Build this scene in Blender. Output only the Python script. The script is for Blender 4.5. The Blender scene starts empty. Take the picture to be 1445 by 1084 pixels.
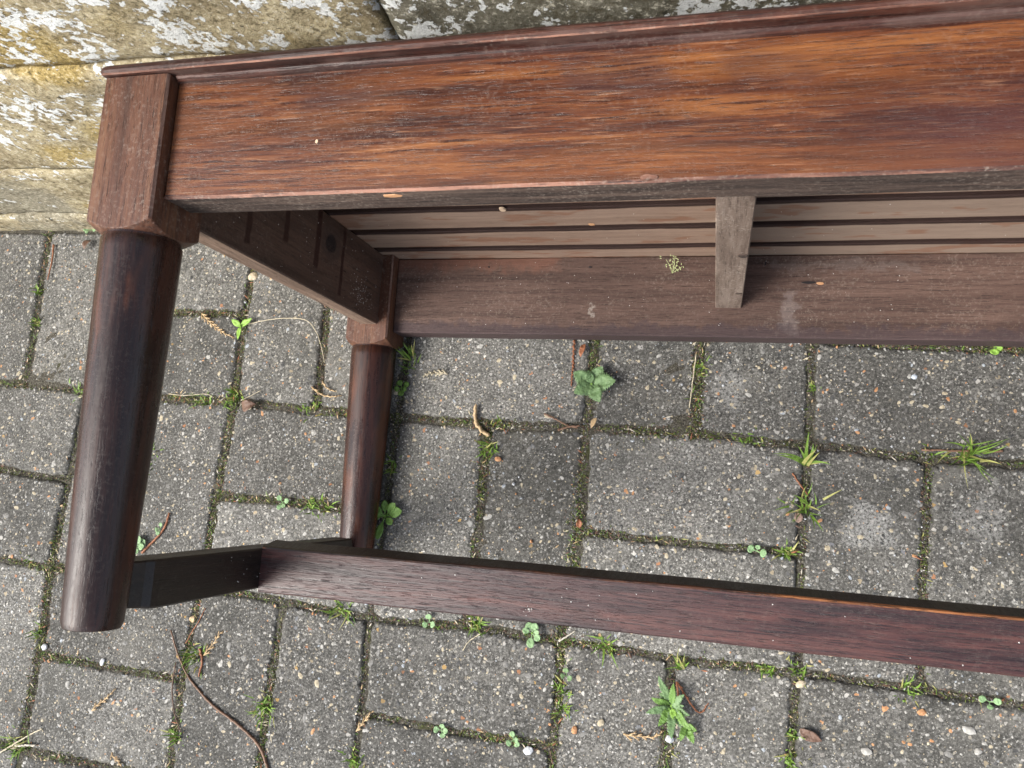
import bpy, bmesh, math, random
import numpy as np
from mathutils import Vector, Matrix, noise
random.seed(7); rng = np.random.RandomState(11)
S = bpy.context.scene; COL = S.collection

# ------------------------------------------------------------------ camera, sky, sun, exposure
CR = [[0.9643302, 0.1019917, -0.2442641], [-0.0586933, 0.9822057, 0.1784016], [0.2581130, -0.1577014, 0.9531568]]
CC = Vector((0.3333721, -0.0874394, 0.7786496)); FPX = 1102.32
cam = bpy.data.cameras.new('camera'); co = bpy.data.objects.new('camera', cam); COL.objects.link(co)
cam.sensor_width = 36; cam.lens = 36 * FPX / 1445; cam.clip_start = .01; cam.clip_end = 200
co.matrix_world = Matrix.Translation(CC) @ Matrix(CR).transposed().to_4x4()
cam.dof.use_dof = True; cam.dof.focus_distance = .70; cam.dof.aperture_fstop = 30
S.camera = co
W = bpy.data.worlds.new('World'); S.world = W; W.use_nodes = True
wn = W.node_tree; wn.nodes.clear()
SUN_EL, SUN_AZ = math.radians(44), math.radians(214)      # azimuth of the sun measured from +X, counter-clockwise
sky = wn.nodes.new('ShaderNodeTexSky'); sky.sky_type = 'NISHITA'; sky.sun_disc = False
sky.sun_elevation = SUN_EL; sky.sun_rotation = math.radians(90) - SUN_AZ
sky.air_density = 1.0; sky.dust_density = 4.0; sky.ozone_density = 1.0
hs = wn.nodes.new('ShaderNodeHueSaturation'); hs.inputs['Saturation'].default_value = .55
bg = wn.nodes.new('ShaderNodeBackground'); bg.inputs['Strength'].default_value = .115
ow = wn.nodes.new('ShaderNodeOutputWorld')
wn.links.new(sky.outputs[0], hs.inputs['Color']); wn.links.new(hs.outputs[0], bg.inputs[0]); wn.links.new(bg.outputs[0], ow.inputs[0])
sl = bpy.data.lights.new('sun', 'SUN'); sl.energy = 1.5; sl.angle = math.radians(28); sl.color = (1, .965, .91)
so = bpy.data.objects.new('sun', sl); COL.objects.link(so)
sd = Vector((math.cos(SUN_EL) * math.cos(SUN_AZ), math.cos(SUN_EL) * math.sin(SUN_AZ), math.sin(SUN_EL)))
so.rotation_euler = sd.to_track_quat('Z', 'Y').to_euler()
S.view_settings.view_transform = 'Standard'; S.view_settings.look = 'None'
S.view_settings.gamma = 1; S.view_settings.use_curve_mapping = False; S.view_settings.exposure = 1.32

# ------------------------------------------------------------------ helpers
def G(px, py, z=0.0):
    """a point of the ground (height z) from its position measured in the photograph"""
    c = Vector(((px - 722.5) / FPX, -(py - 542) / FPX, -1)); d = Matrix(CR).transposed() @ c
    return CC + d * ((z - CC.z) / d.z)
def obj(name, me, mats=None, parent=None):
    if isinstance(me, bmesh.types.BMesh):
        bm = me; me = bpy.data.meshes.new(name); bm.to_mesh(me); bm.free()
    o = bpy.data.objects.new(name, me); COL.objects.link(o)
    if mats is not None:
        for m in (mats if isinstance(mats, (list, tuple)) else [mats]): me.materials.append(m)
    if parent: o.parent = parent
    return o
def tag(o, label=None, cat=None, group=None, kind=None):
    if label: o['label'] = label
    if cat: o['category'] = cat
    if group: o['group'] = group
    if kind: o['kind'] = kind
    return o
def empty(name, loc=(0, 0, 0)):
    o = bpy.data.objects.new(name, None); COL.objects.link(o); o.location = loc; o.empty_display_size = .02; return o
def smooth(o, angle=None):
    for p in o.data.polygons: p.use_smooth = True
    return o
def nz(x, y, z=0.0): return noise.noise(Vector((x, y, z)))

class NT:
    def __init__(s, name):
        s.m = bpy.data.materials.new(name); s.m.use_nodes = True; s.t = s.m.node_tree; s.t.nodes.clear()
        s.out = s.n('ShaderNodeOutputMaterial'); s.b = s.n('ShaderNodeBsdfPrincipled'); s.l(s.b.outputs[0], s.out.inputs[0])
    def n(s, t, **k):
        x = s.t.nodes.new(t)
        for a, b in k.items(): setattr(x, a, b)
        return x
    def l(s, a, b): s.t.links.new(a, b)
    def set(s, inp, v):
        if hasattr(v, 'links') or hasattr(v, 'is_linked'): s.l(v, inp)
        else: inp.default_value = v
    def noise(s, vec, scale, detail=4, rough=.55, dist=0):
        x = s.n('ShaderNodeTexNoise'); s.l(vec, x.inputs['Vector']); x.inputs['Scale'].default_value = scale
        x.inputs['Detail'].default_value = detail; x.inputs['Roughness'].default_value = rough; x.inputs['Distortion'].default_value = dist
        return x.outputs['Fac']
    def vor(s, vec, scale, feature='F1'):
        x = s.n('ShaderNodeTexVoronoi', feature=feature); s.l(vec, x.inputs['Vector']); x.inputs['Scale'].default_value = scale; return x
    def map(s, vec, scale=(1, 1, 1), rot=(0, 0, 0), loc=(0, 0, 0)):
        x = s.n('ShaderNodeMapping'); s.l(vec, x.inputs[0]); x.inputs['Scale'].default_value = scale
        x.inputs['Rotation'].default_value = rot; x.inputs['Location'].default_value = loc; return x.outputs[0]
    def ramp(s, f, stops, interp='LINEAR'):
        x = s.n('ShaderNodeValToRGB'); x.color_ramp.interpolation = interp; e = x.color_ramp.elements
        while len(e) < len(stops): e.new(.5)
        for i, (p, c) in enumerate(stops):
            e[i].position = p; e[i].color = (*c, 1) if not isinstance(c, (int, float)) else (c, c, c, 1)
        s.l(f, x.inputs[0]); return x.outputs[0]
    def step(s, f, a, b, lo=0.0, hi=1.0):
        x = s.n('ShaderNodeMapRange', interpolation_type='SMOOTHSTEP'); s.set(x.inputs[0], f)
        x.inputs[1].default_value = a; x.inputs[2].default_value = b; x.inputs[3].default_value = lo; x.inputs[4].default_value = hi
        return x.outputs[0]
    def math(s, op, a, b=0.0, c=0.0):
        x = s.n('ShaderNodeMath', operation=op); s.set(x.inputs[0], a); s.set(x.inputs[1], b); s.set(x.inputs[2], c); return x.outputs[0]
    def mix(s, f, a, b, mode='MIX'):
        x = s.n('ShaderNodeMix', data_type='RGBA', blend_type=mode); s.set(x.inputs[0], f)
        s.set(x.inputs[6], (*a, 1) if isinstance(a, tuple) else a); s.set(x.inputs[7], (*b, 1) if isinstance(b, tuple) else b)
        return x.outputs[2]
    def bump(s, h, strength=.3, dist=.001, normal=None):
        x = s.n('ShaderNodeBump'); s.l(h, x.inputs['Height']); x.inputs['Strength'].default_value = strength
        x.inputs['Distance'].default_value = dist
        if normal is not None: s.l(normal, x.inputs['Normal'])
        return x.outputs[0]
    def fin(s, col=None, rough=None, normal=None, spec=None):
        if col is not None: s.set(s.b.inputs['Base Color'], (*col, 1) if isinstance(col, tuple) else col)
        if rough is not None: s.set(s.b.inputs['Roughness'], rough)
        if normal is not None: s.l(normal, s.b.inputs['Normal'])
        if spec is not None: s.set(s.b.inputs['Specular IOR Level'], spec)
        return s.m
    def pos(s): return s.n('ShaderNodeNewGeometry').outputs['Position']
    def oc(s): return s.n('ShaderNodeTexCoord').outputs['Object']
    def sep(s, v):
        x = s.n('ShaderNodeSeparateXYZ'); s.l(v, x.inputs[0]); return x.outputs

# ------------------------------------------------------------------ materials: stone, concrete, soil
def paver_mat():
    t = NT('concrete_paver'); p = t.pos()
    wob = t.n('ShaderNodeTexNoise'); t.l(p, wob.inputs['Vector']); wob.inputs['Scale'].default_value = 260; wob.inputs['Detail'].default_value = 2
    pd = t.n('ShaderNodeVectorMath', operation='MULTIPLY_ADD'); t.l(wob.outputs['Color'], pd.inputs[0]); pd.inputs[1].default_value = (.005, .005, .005); t.l(p, pd.inputs[2])
    pv = pd.outputs[0]
    rnd = t.n('ShaderNodeObjectInfo').outputs['Random']
    big = t.noise(p, 7, 4); med = t.noise(p, 45, 5, .65); fine = t.noise(p, 900, 3, .7); grit = t.noise(p, 420, 4, .75)
    base = t.ramp(med, [(.28, (.062, .061, .056)), (.52, (.108, .105, .096)), (.75, (.165, .160, .146))])
    base = t.mix(t.step(grit, .50, .64, 0, .8), base, (.29, .285, .262))
    base = t.mix(t.step(grit, .48, .36, 0, .80), base, (.022, .022, .021))
    base = t.mix(t.step(fine, .58, .72, 0, .55), base, (.40, .39, .36))
    # small, middle and large aggregate
    h = t.math('MULTIPLY', grit, .5)
    for sc, frac, thr, stops in (
        (430, .42, .36, [(0, (.30, .29, .26)), (.35, (.46, .45, .41)), (.6, (.18, .175, .165)), (.85, (.62, .61, .57))]),
        (230, .25, .33, [(0, (.42, .40, .35)), (.3, (.62, .60, .55)), (.5, (.28, .25, .20)), (.7, (.50, .46, .38)), (.9, (.13, .13, .135))]),
        (118, .17, .30, [(0, (.40, .33, .22)), (.25, (.30, .28, .25)), (.45, (.58, .56, .52)), (.62, (.42, .19, .09)), (.72, (.24, .25, .27)), (.86, (.52, .34, .13))])):
        v = t.vor(pv, sc); c = t.sep(v.outputs['Color'])
        sel = t.math('LESS_THAN', c[0], frac)
        th = t.math('MULTIPLY_ADD', c[2], thr * .6, thr * .55)
        ins = t.math('MULTIPLY', t.math('LESS_THAN', v.outputs['Distance'], th), sel)
        chip = t.ramp(c[1], stops, 'CONSTANT')
        chip = t.mix(t.step(fine, .4, .7, 0, .25), chip, (.12, .12, .11))
        base = t.mix(t.math('MULTIPLY', ins, .85), base, chip)
        h = t.math('ADD', h, t.math('MULTIPLY', ins, .35))
    # tone of each block, algae clouds, pale efflorescence where the photo has it
    base = t.mix(t.step(big, .42, .68, 0, .42), base, (.050, .050, .044))
    tone = t.step(rnd, 0, 1, .76, 1.22)
    hsv = t.n('ShaderNodeHueSaturation'); t.l(base, hsv.inputs['Color']); t.l(tone, hsv.inputs['Value']); base = hsv.outputs[0]
    for (px, py, r, a) in ((1230, 745, .030, .5), (1385, 735, .026, .28), (1025, 545, .026, .3), (965, 640, .015, .15), (700, 900, .02, .1)):
        g = G(px, py)
        d = t.n('ShaderNodeVectorMath', operation='DISTANCE'); t.l(p, d.inputs[0]); d.inputs[1].default_value = g
        dd = t.math('MULTIPLY_ADD', t.math('SUBTRACT', med, .5), .09, d.outputs['Value'])
        k = t.math('MULTIPLY', t.step(dd, r, r * .25, 0, a), t.step(grit, .36, .58))
        base = t.mix(k, base, (.50, .50, .48))
    st = t.noise(t.map(p, loc=(5, 2, 0)), 12, 6, .7, .5)
    base = t.mix(t.step(st, .56, .70, 0, .45), base, (.045, .043, .038))
    base = t.mix(t.step(st, .44, .32, 0, .22), base, (.26, .25, .22))
    # greenish brown dirt creeping over the rounded edge
    zz = t.sep(p)[2]; edge = t.math('MULTIPLY', t.step(zz, -.0008, -.0035), t.step(med, .35, .6))
    base = t.mix(t.math('MULTIPLY', edge, .6), base, (.075, .068, .042))
    return t.fin(base, .92, t.bump(h, .9, .0011), .25)
def soil_mat():
    t = NT('joint_soil'); p = t.pos(); a = t.noise(p, 60, 5, .7); b = t.noise(p, 600, 4, .75); g = t.noise(p, 14, 3)
    c = t.ramp(b, [(.32, (.014, .013, .010)), (.47, (.070, .063, .050)), (.60, (.16, .15, .12)), (.72, (.30, .28, .24))])
    c = t.mix(t.math('MULTIPLY', t.step(a, .50, .64, 0, .8), t.step(g, .46, .60)), c, (.06, .065, .024))
    c = t.mix(t.step(b, .62, .74, 0, .6), c, (.30, .27, .21))
    return t.fin(c, .95, t.bump(b, 1, .002), .2)
def earth_mat():
    t = NT('earth'); p = t.pos(); b = t.noise(p, 40, 6, .7)
    return t.fin(t.ramp(b, [(.3, (.03, .025, .02)), (.7, (.12, .10, .075))]), .95, t.bump(b, .6, .01), .2)
def stone_mat(name, grey):
    t = NT(name); p = t.pos()
    big = t.noise(p, 6.5, 5, .6, .3); med = t.noise(p, 34, 6, .68); gr = t.noise(p, 230, 6, .8); fi = t.noise(p, 900, 3, .7)
    sp = t.noise(p, 11, 3, .5)
    base = t.ramp(med, [(.28, (.15, .115, .065)), (.44, (.32, .265, .16)), (.58, (.46, .395, .25)), (.74, (.56, .50, .36))])
    base = t.mix(t.step(big, .50, .62, 0, .75), base, (.24, .225, .175))
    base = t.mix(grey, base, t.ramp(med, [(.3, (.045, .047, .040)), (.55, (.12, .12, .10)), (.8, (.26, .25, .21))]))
    base = t.mix(t.math('MULTIPLY', t.step(sp, .50, .62), t.step(gr, .35, .6, .35, 1)), base, (.40, .29, .085)) if grey < .5 else base
    # large mustard lichen ring by the corner
    if grey < .5:
        d = t.n('ShaderNodeVectorMath', operation='DISTANCE'); t.l(p, d.inputs[0]); d.inputs[1].default_value = (-.185, .207, .368)
        dd = t.math('MULTIPLY_ADD', t.math('SUBTRACT', med, .5), .06, d.outputs['Value'])
        base = t.mix(t.step(dd, .058, .040, 0, .8), base, t.ramp(gr, [(.35, (.18, .12, .03)), (.6, (.50, .37, .12))]))
    base = t.mix(t.step(gr, .49, .38, 0, .8), base, (.085, .07, .04))
    base = t.mix(t.step(gr, .53, .64, 0, .7), base, (.78, .74, .60))
    # dark pits
    base = t.mix(t.math('MULTIPLY', t.step(t.noise(p, 80, 3, .6), .66, .70), .8), base, (.03, .028, .02))
    # white crustose lichen
    z = t.sep(p)[2]
    cl = t.noise(t.map(p, loc=(3.1, 0, 1.7)), 24, 3, .55); dt = t.noise(p, 165, 6, .60, .2)
    dens = t.math('ADD', t.step(z, .06, .32, -.04, .055), 0.0)
    f = t.math('ADD', t.math('ADD', t.math('MULTIPLY', cl, .66), t.math('MULTIPLY', dt, .60)), t.math('ADD', dens, -.085 if grey < .5 else -.10))
    k = t.step(f, .640, .650)
    k = t.math('MULTIPLY', k, t.step(gr, .30, .42))
    base = t.mix(t.math('MULTIPLY', k, .93), base, t.ramp(fi, [(.3, (.60, .63, .62)), (.6, (.86, .88, .87))]))
    h = t.math('ADD', t.math('MULTIPLY', gr, .6), t.math('ADD', t.math('MULTIPLY', med, 1.2), t.math('MULTIPLY', k, .25)))
    return t.fin(base, .93, t.bump(h, 1, .0028), .2)
def mortar_mat():
    t = NT('mortar'); p = t.pos(); b = t.noise(p, 240, 5, .7); m = t.noise(p, 30, 4)
    c = t.mix(t.step(b, .35, .65), (.13, .115, .085), (.42, .38, .29))
    return t.fin(t.mix(t.step(m, .5, .65, 0, .7), c, (.07, .065, .04)), .95, t.bump(b, .9, .002), .2)
M_PAVER, M_SOIL, M_EARTH = paver_mat(), soil_mat(), earth_mat()
M_STONE, M_STONE_SHADE, M_MORTAR = stone_mat('lichen_stone', 0.0), stone_mat('shaded_lichen_stone', .85), mortar_mat()  # second stone is a darker grey copy, shade near the bench painted in

# ------------------------------------------------------------------ materials: stained oak
AX = {'u': 0, 'v': 1, 'w': 2}
def wood(name, dark, mid, light, axis, rough=.4, contrast=1.0, grain=1.0, bumpk=.5, dust=0.0, extra=None, coat=0.0, spec=.5, pores=1.0, blot=1.0):
    t = NT(name); o = t.oc(); a = AX[axis]
    wv = t.n('ShaderNodeTexNoise'); t.l(o, wv.inputs['Vector']); wv.inputs['Scale'].default_value = 9; wv.inputs['Detail'].default_value = 2
    wd = t.n('ShaderNodeVectorMath', operation='MULTIPLY_ADD'); t.l(wv.outputs['Color'], wd.inputs[0])
    k = [.005, .005, .005]; k[a] = 0; wd.inputs[1].default_value = k; t.l(o, wd.inputs[2]); ov = wd.outputs[0]
    def sc(along, across):
        s = [across] * 3; s[a] = along; return tuple(s)
    band = t.noise(t.map(ov, sc(4.2, 85 * grain)), 1, 6, .68, .25)
    strk = t.noise(t.map(ov, sc(20, 420 * grain)), 1, 6, .75, .1)
    pore = t.noise(t.map(ov, sc(75, 1250 * grain)), 1, 3, .6)
    blo = t.noise(t.map(o, sc(5, 13)), 1, 4, .6, .8)
    c = t.ramp(band, [(.5 - .17 / contrast, dark), (.5, mid), (.5 + .19 / contrast, light)])
    c = t.mix(t.step(strk, .50, .38, 0, .85 * min(1.15, contrast)), c, dark)
    c = t.mix(t.step(strk, .55, .70, 0, .5 * contrast), c, light)
    c = t.mix(t.math('MULTIPLY', t.step(blo, .53, .64), .5 * blot), c, dark)
    c = t.mix(t.step(pore, .42, .30, 0, .75 * pores), c, tuple(x * .22 for x in dark))
    rg = t.math('ADD', t.step(strk, .3, .7, rough - .08, rough + .08), t.step(blo, .35, .65, .06, -.05))
    if dust > 0:
        dn = t.noise(o, 420, 4, .7); dl = t.noise(o, 22, 4, .6)
        kk = t.math('MULTIPLY', t.step(dn, .50, .68), t.step(dl, .36, .66, .25, 1))
        c = t.mix(t.math('MULTIPLY', kk, dust), c, (.42, .36, .30))
        rg = t.math('ADD', rg, t.math('MULTIPLY', kk, .2))
    if extra: c, rg = extra(t, o, c, rg)
    h = t.math('ADD', t.math('MULTIPLY', strk, .8), t.step(pore, .45, .30, 0, -.55))
    t.fin(c, rg, t.bump(h, bumpk, .0006), spec)
    if coat: t.b.inputs['Coat Weight'].default_value = coat; t.b.inputs['Coat Roughness'].default_value = .22
    return t.m
def box_mask(t, o, lo, hi, soft, wob=None):
    """soft box in bench coordinates (u, v, w); v is stored as -y"""
    s = t.sep(o); k = 1.0
    for i, (l, h_) in enumerate(zip(lo, hi)):
        if l is None: continue
        x = s[i] if i != 1 else t.math('MULTIPLY', s[1], -1)
        if wob is not None: x = t.math('ADD', x, wob)
        m = t.math('MULTIPLY', t.step(x, l - soft, l + soft), t.step(x, h_ + soft, h_ - soft)); k = t.math('MULTIPLY', k, m)
    return k
def ex_apron(t, o, c, rg):
    # scuffs: short pale hairline scratches in two directions, denser on the left
    s = t.sep(o)
    for ang, dx, amt in ((.62, .02, .26), (-.25, .4, .16), (1.1, .7, .16)):
        q = t.map(o, (38, 900, 1), (0, 0, ang), (dx, 0, 0)); r = t.noise(t.map(o, rot=(0, 0, ang), scale=(1, 1, 1)), 1)
        n1 = t.noise(q, 1, 2, .5); cl = t.noise(t.map(o, loc=(dx * 9, 1, 0)), 26, 2)
        k = t.math('MULTIPLY', t.step(n1, .635, .68), t.step(cl, .46, .58))
        c = t.mix(t.math('MULTIPLY', k, amt), c, (.55, .30, .17))
    # dark water marks; sky reflection painted in as purple towards the right end
    wob = t.math('MULTIPLY', t.math('SUBTRACT', t.noise(t.map(o, (6, 40, 1)), 1, 4, .6), .5), .05)
    for lo, hi in (((.245, -.066, None), (.300, -.054, None)), ((.085, -.064, None), (.135, -.048, None)), ((.33, -.062, None), (.37, -.052, None))):
        c = t.mix(t.math('MULTIPLY', box_mask(t, o, lo, hi, .006, wob), .55), c, (.045, .022, .022))
    k = t.math('MULTIPLY', t.step(t.math('ADD', s[0], wob), .36, .46), t.step(s[1], .060, .015))
    c = t.mix(t.math('MULTIPLY', k, .7), c, (.060, .022, .022))
    # orange glow of thin finish in the middle
    k = t.math('MULTIPLY', t.step(t.noise(t.map(o, (4, 22, 1), loc=(.6, 0, 0)), 1, 3), .48, .64), .5)
    c = t.mix(t.math('MULTIPLY', k, .6), c, (.22, .075, .018), 'MIX')
    return c, rg
def ex_lip(t, o, c, rg):
    k = t.step(t.noise(t.map(o, (12, 60, 60)), 1, 4, .6), .52, .62, 0, .3)
    return t.mix(k, c, (.15, .10, .085)), rg
def ex_rear(t, o, c, rg):
    wob = t.math('MULTIPLY', t.math('SUBTRACT', t.noise(o, 90, 4, .65), .5), .03)
    c = t.mix(t.math('MULTIPLY', box_mask(t, o, (.386, -.040, None), (.398, .0005, None), .004, wob), .16), c, (.40, .36, .35))
    c = t.mix(t.math('MULTIPLY', box_mask(t, o, (.205, -.026, None), (.2085, -.013, None), .0015, wob), .5), c, (.42, .38, .33))
    c = t.mix(t.math('MULTIPLY', box_mask(t, o, (.375, -.066, None), (.50, -.060, None), .005, wob), .15), c, (.34, .31, .29))
    c = t.mix(t.math('MULTIPLY', box_mask(t, o, (-.1, -.0045, None), (.9, .02, None), .004, wob), .6), c, (.045, .032, .038))
    c = t.mix(t.math('MULTIPLY', box_mask(t, o, (-.1, -.09, None), (.17, -.062, None), .006, wob), .45), c, (.22, .095, .06))
    return c, rg
def ex_side(t, o, c, rg):
    wob = t.math('MULTIPLY', t.math('SUBTRACT', t.noise(o, 60, 3, .6), .5), .006)
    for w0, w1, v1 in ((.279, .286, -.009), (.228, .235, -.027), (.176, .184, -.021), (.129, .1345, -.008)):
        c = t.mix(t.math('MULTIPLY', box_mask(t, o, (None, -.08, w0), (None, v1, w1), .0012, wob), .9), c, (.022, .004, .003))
    # knot
    d = t.n('ShaderNodeVectorMath', operation='DISTANCE'); t.l(t.map(o, (0, 1, .8)), d.inputs[0]); d.inputs[1].default_value = (0, .050, .156 * .8)
    dd = t.math('ADD', d.outputs['Value'], wob)
    c = t.mix(t.step(dd, .018, .013), c, (.065, .042, .034)); c = t.mix(t.step(dd, .0095, .0065), c, (.012, .010, .012))
    return c, rg
def ex_slat(t, o, c, rg):
    # stain run over each slat's front edge, deepened to paint in the gap shade
    w = t.sep(o)[2]; wob = t.math('MULTIPLY', t.math('SUBTRACT', t.noise(t.map(o, (14, 60, 60)), 1, 4, .6), .5), .022)
    at = t.n('ShaderNodeAttribute'); at.attribute_name = 'edge'
    u = t.sep(o)[0]; c = t.mix(t.step(t.math('ADD', u, wob), .30, .355, .0, .35), c, (.22, .18, .145))
    c = t.mix(t.math('MULTIPLY', t.step(t.noise(t.map(o, (18, 60, 60), loc=(3, 0, 0)), 1, 3), .56, .62), .55), c, (.20, .085, .045))
    k = t.step(t.math('ADD', at.outputs['Fac'], t.math('MULTIPLY', wob, 7)), .87, .93)
    c = t.mix(t.math('MULTIPLY', k, .95), c, (.018, .007, .006))
    k2 = t.step(t.math('ADD', at.outputs['Fac'], t.math('MULTIPLY', wob, 4)), .06, .01)  # rear edge darkened as well, painting shade into the gaps
    c = t.mix(t.math('MULTIPLY', k2, .9), c, (.05, .024, .018))
    return c, rg
def ex_leg(t, o, c, rg):
    q = t.noise(t.map(o, (30, 7, 30), loc=(2, 0, 1)), 1, 4, .6)
    c = t.mix(t.step(q, .52, .66, 0, .75), c, (.095, .030, .012))
    n = t.noise(t.map(o, (60, 14, 60)), 1, 5, .7); c = t.mix(t.step(n, .64, .72, 0, .2), c, (.16, .085, .06))
    return c, t.math('ADD', rg, t.step(n, .5, .7, 0, .15))
M_APRON = wood('polished_oak', (.034, .012, .009), (.110, .033, .013), (.245, .092, .028), 'u', .31, 1.12, 1.15, .5, .10, ex_apron, .2, blot=.8)
M_UNDER = wood('raw_edge', (.026, .018, .016), (.070, .048, .039), (.15, .105, .082), 'u', .7, 1.1, 1, .7, .35, spec=.3)
M_LIP = wood('lip_oak', (.018, .008, .007), (.050, .018, .013), (.10, .036, .022), 'u', .46, 1.0, 1.2, .5, .12, ex_lip, 0, .3)
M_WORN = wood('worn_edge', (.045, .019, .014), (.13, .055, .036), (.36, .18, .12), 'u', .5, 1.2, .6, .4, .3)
M_ORANGE = wood('rubbed_edge', (.020, .010, .008), (.10, .035, .015), (.36, .14, .05), 'u', .5, 2.0, .4, .4, .1, blot=1.0)
M_POST = wood('post_oak', (.050, .021, .013), (.105, .042, .023), (.18, .085, .042), 'v', .42, .8, 1.0, .5, .28)
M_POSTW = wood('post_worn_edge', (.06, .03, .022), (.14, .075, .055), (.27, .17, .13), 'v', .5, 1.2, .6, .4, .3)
M_LEG = wood('turned_oak', (.008, .003, .0028), (.022, .007, .005), (.058, .017, .009), 'v', .27, .8, .9, .28, .04, ex_leg, .06, .45, pores=.6)
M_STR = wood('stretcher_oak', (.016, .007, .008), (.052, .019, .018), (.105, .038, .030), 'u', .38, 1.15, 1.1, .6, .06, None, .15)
M_STR_SHADE = wood('shaded_stretcher_oak', (.008, .005, .004), (.018, .011, .008), (.034, .021, .015), 'w', .45, 1, 1, .4, .08)  # stretcher oak with the shade of faces turned from the sun painted in
M_SIDE = wood('inner_side_oak', (.036, .020, .015), (.085, .050, .037), (.125, .076, .056), 'w', .5, .8, .8, .3, .18, ex_side)
M_SEDGE = wood('side_edge_oak', (.09, .058, .042), (.20, .135, .098), (.32, .23, .17), 'w', .65, 1.1, .9, .6, .3, spec=.3)
M_REAR = wood('inner_rear_oak', (.050, .029, .023), (.096, .058, .046), (.145, .090, .070), 'u', .62, .8, 1.6, .6, .24, ex_rear, spec=.3, blot=.5)
M_SLAT = wood('raw_slat', (.19, .125, .09), (.275, .19, .142), (.35, .255, .195), 'u', .7, .6, 1.3, .5, .2, ex_slat, spec=.25, pores=.4, blot=.3)
M_BRACE = wood('raw_brace', (.10, .07, .055), (.20, .15, .12), (.30, .245, .205), 'w', .75, 1.0, .7, .6, .75, spec=.25, pores=.5, blot=.6)

# ------------------------------------------------------------------ ground, joints, paving
MOD = .205
gm = bmesh.new(); bmesh.ops.create_grid(gm, x_segments=40, y_segments=40, size=15)
for v in gm.verts: v.co.z = -.030
tag(obj('ground', gm, M_EARTH), kind='structure')
# offsets measured at joints (module coordinates -> mm)
OFF = [(0, 0, -.6, -3), (1, 0, .2, 1.4), (2, 0, 6, -.5), (1.5, 0, 5, 3), (.5, 0, -2, -3), (.5, -.58, .8, 0), (1, -.5, 3, .3), (2, -.5, 3, 2.5), (2.5, 0, 6, -4),
       (0, -1, -3.7, -8), (1, -1, -6, -2.9), (1.5, -1, -3, -3.7), (2, -1, 5, -.8), (0, -1.5, .3, .7), (1, -1.5, -5, 1.5), (-1, 0, 1.2, 2), (-.5, 0, 3.7, -.5),
       (-2.5, 0, 8, 3.9), (-1, .5, -2.7, 2), (-1.5, 0, -4.9, .1), (-1, -.5, -2, -4.3), (-2, -.5, -.3, -4.4), (-1, -1.5, -7, 1.8), (-2, -1.5, 6, .7), (-2, -1, -1.3, -3.7),
       (-3, 1, 0, 0), (3, 1, 0, 0), (0, 1, 0, 0), (-4, -3, 0, 0), (0, -3, 0, 0), (4, -3, 0, 0), (4, 0, 0, 0), (-4, 0, 0, 0)]
def Wp(X, Y):
    sx = sy = sw = 0
    for a, b, ox, oy in OFF:
        w = 1 / ((X - a) ** 2 + (Y - b) ** 2 + .012) ** 1.6; sx += w * ox; sy += w * oy; sw += w
    return X * MOD + sx / sw * .001, Y * MOD + sy / sw * .001
paving = tag(empty('paving'), kind='structure')
PAV = []
def paver(x0, x1, y0, y1, seed):
    r = random.Random(seed); g = .0017 / MOD
    nx, ny = max(6, round((x1 - x0) * 44)), max(6, round((y1 - y0) * 44))
    a, b, c, d = x0 + g * r.uniform(.5, 1.6), x1 - g * r.uniform(.5, 1.6), y0 + g * r.uniform(.5, 1.6), y1 - g * r.uniform(.5, 1.6)
    per = [(a + (b - a) * i / nx, c) for i in range(nx)] + [(b, c + (d - c) * i / ny) for i in range(ny)] + \
          [(b - (b - a) * i / nx, d) for i in range(nx)] + [(a, d - (d - c) * i / ny) for i in range(ny)]
    cx, cy = Wp((a + b) / 2, (c + d) / 2); tz, tx, ty = r.uniform(-.0013, .0013), r.uniform(-.010, .010), r.uniform(-.010, .010)
    rings = []; pts = per
    for (ins, z, amp) in ((.0, -.030, 0), (.0, -.0055, .0013), (.0009, -.0024, .0018), (.0026, -.0007, .0018), (.0052, 0.0, .0012), (.0085, 0.0, .0), (.0120, 0.0, .0)):
        ring = []; q = (ins + amp * .5) / MOD; am = amp if ins < .006 else 0
        for (x, y) in per:
            j = (amp * (nz(x * 18, y * 18, seed) + 1.0 * nz(x * 62, y * 62, seed + 5)) + (0 < ins < .006) * .0052 * max(0, nz(x * 7.5, y * 7.5, seed + 2) - .22)) / MOD
            k = max(0, q + j); m = .006 / MOD if amp else 0
            ex, ey = min(x - a, b - x), min(y - c, d - y); kk = k + (m * .55 * max(0, 1 - (ex + ey) / m) if m else 0)
            x2, y2 = min(max(x, a + kk), b - kk), min(max(y, c + kk), d - kk)
            X, Y = Wp(x2, y2)
            zz = z + (tz + (X - cx) * tx + (Y - cy) * ty + (.0009 * nz(X * 150, Y * 150, 3) if z < -.0001 else 0) if z > -.02 else 0)
            ring.append((X - cx, Y - cy, zz))
        rings.append(ring)
    V = [q for ring in rings for q in ring]; n = len(pts); F = []
    for k in range(len(rings) - 1):
        for i in range(n): F.append((k * n + i, k * n + (i + 1) % n, (k + 1) * n + (i + 1) % n, (k + 1) * n + i))
    V.append((0, 0, tz)); ci = len(V) - 1; m = (len(rings) - 1) * n
    for i in range(n): F.append((m + i, m + (i + 1) % n, ci))
    me = bpy.data.meshes.new('paver'); me.from_pydata(V, [], F)
    for p in me.polygons: p.use_smooth = p.loop_total == 4
    o = obj('paver', me, M_PAVER, paving); o.location = (cx, cy, 0); PAV.append((a, b, c, d, cx, cy, tz, tx, ty))
seed = 0; JOINTS = []
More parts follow.
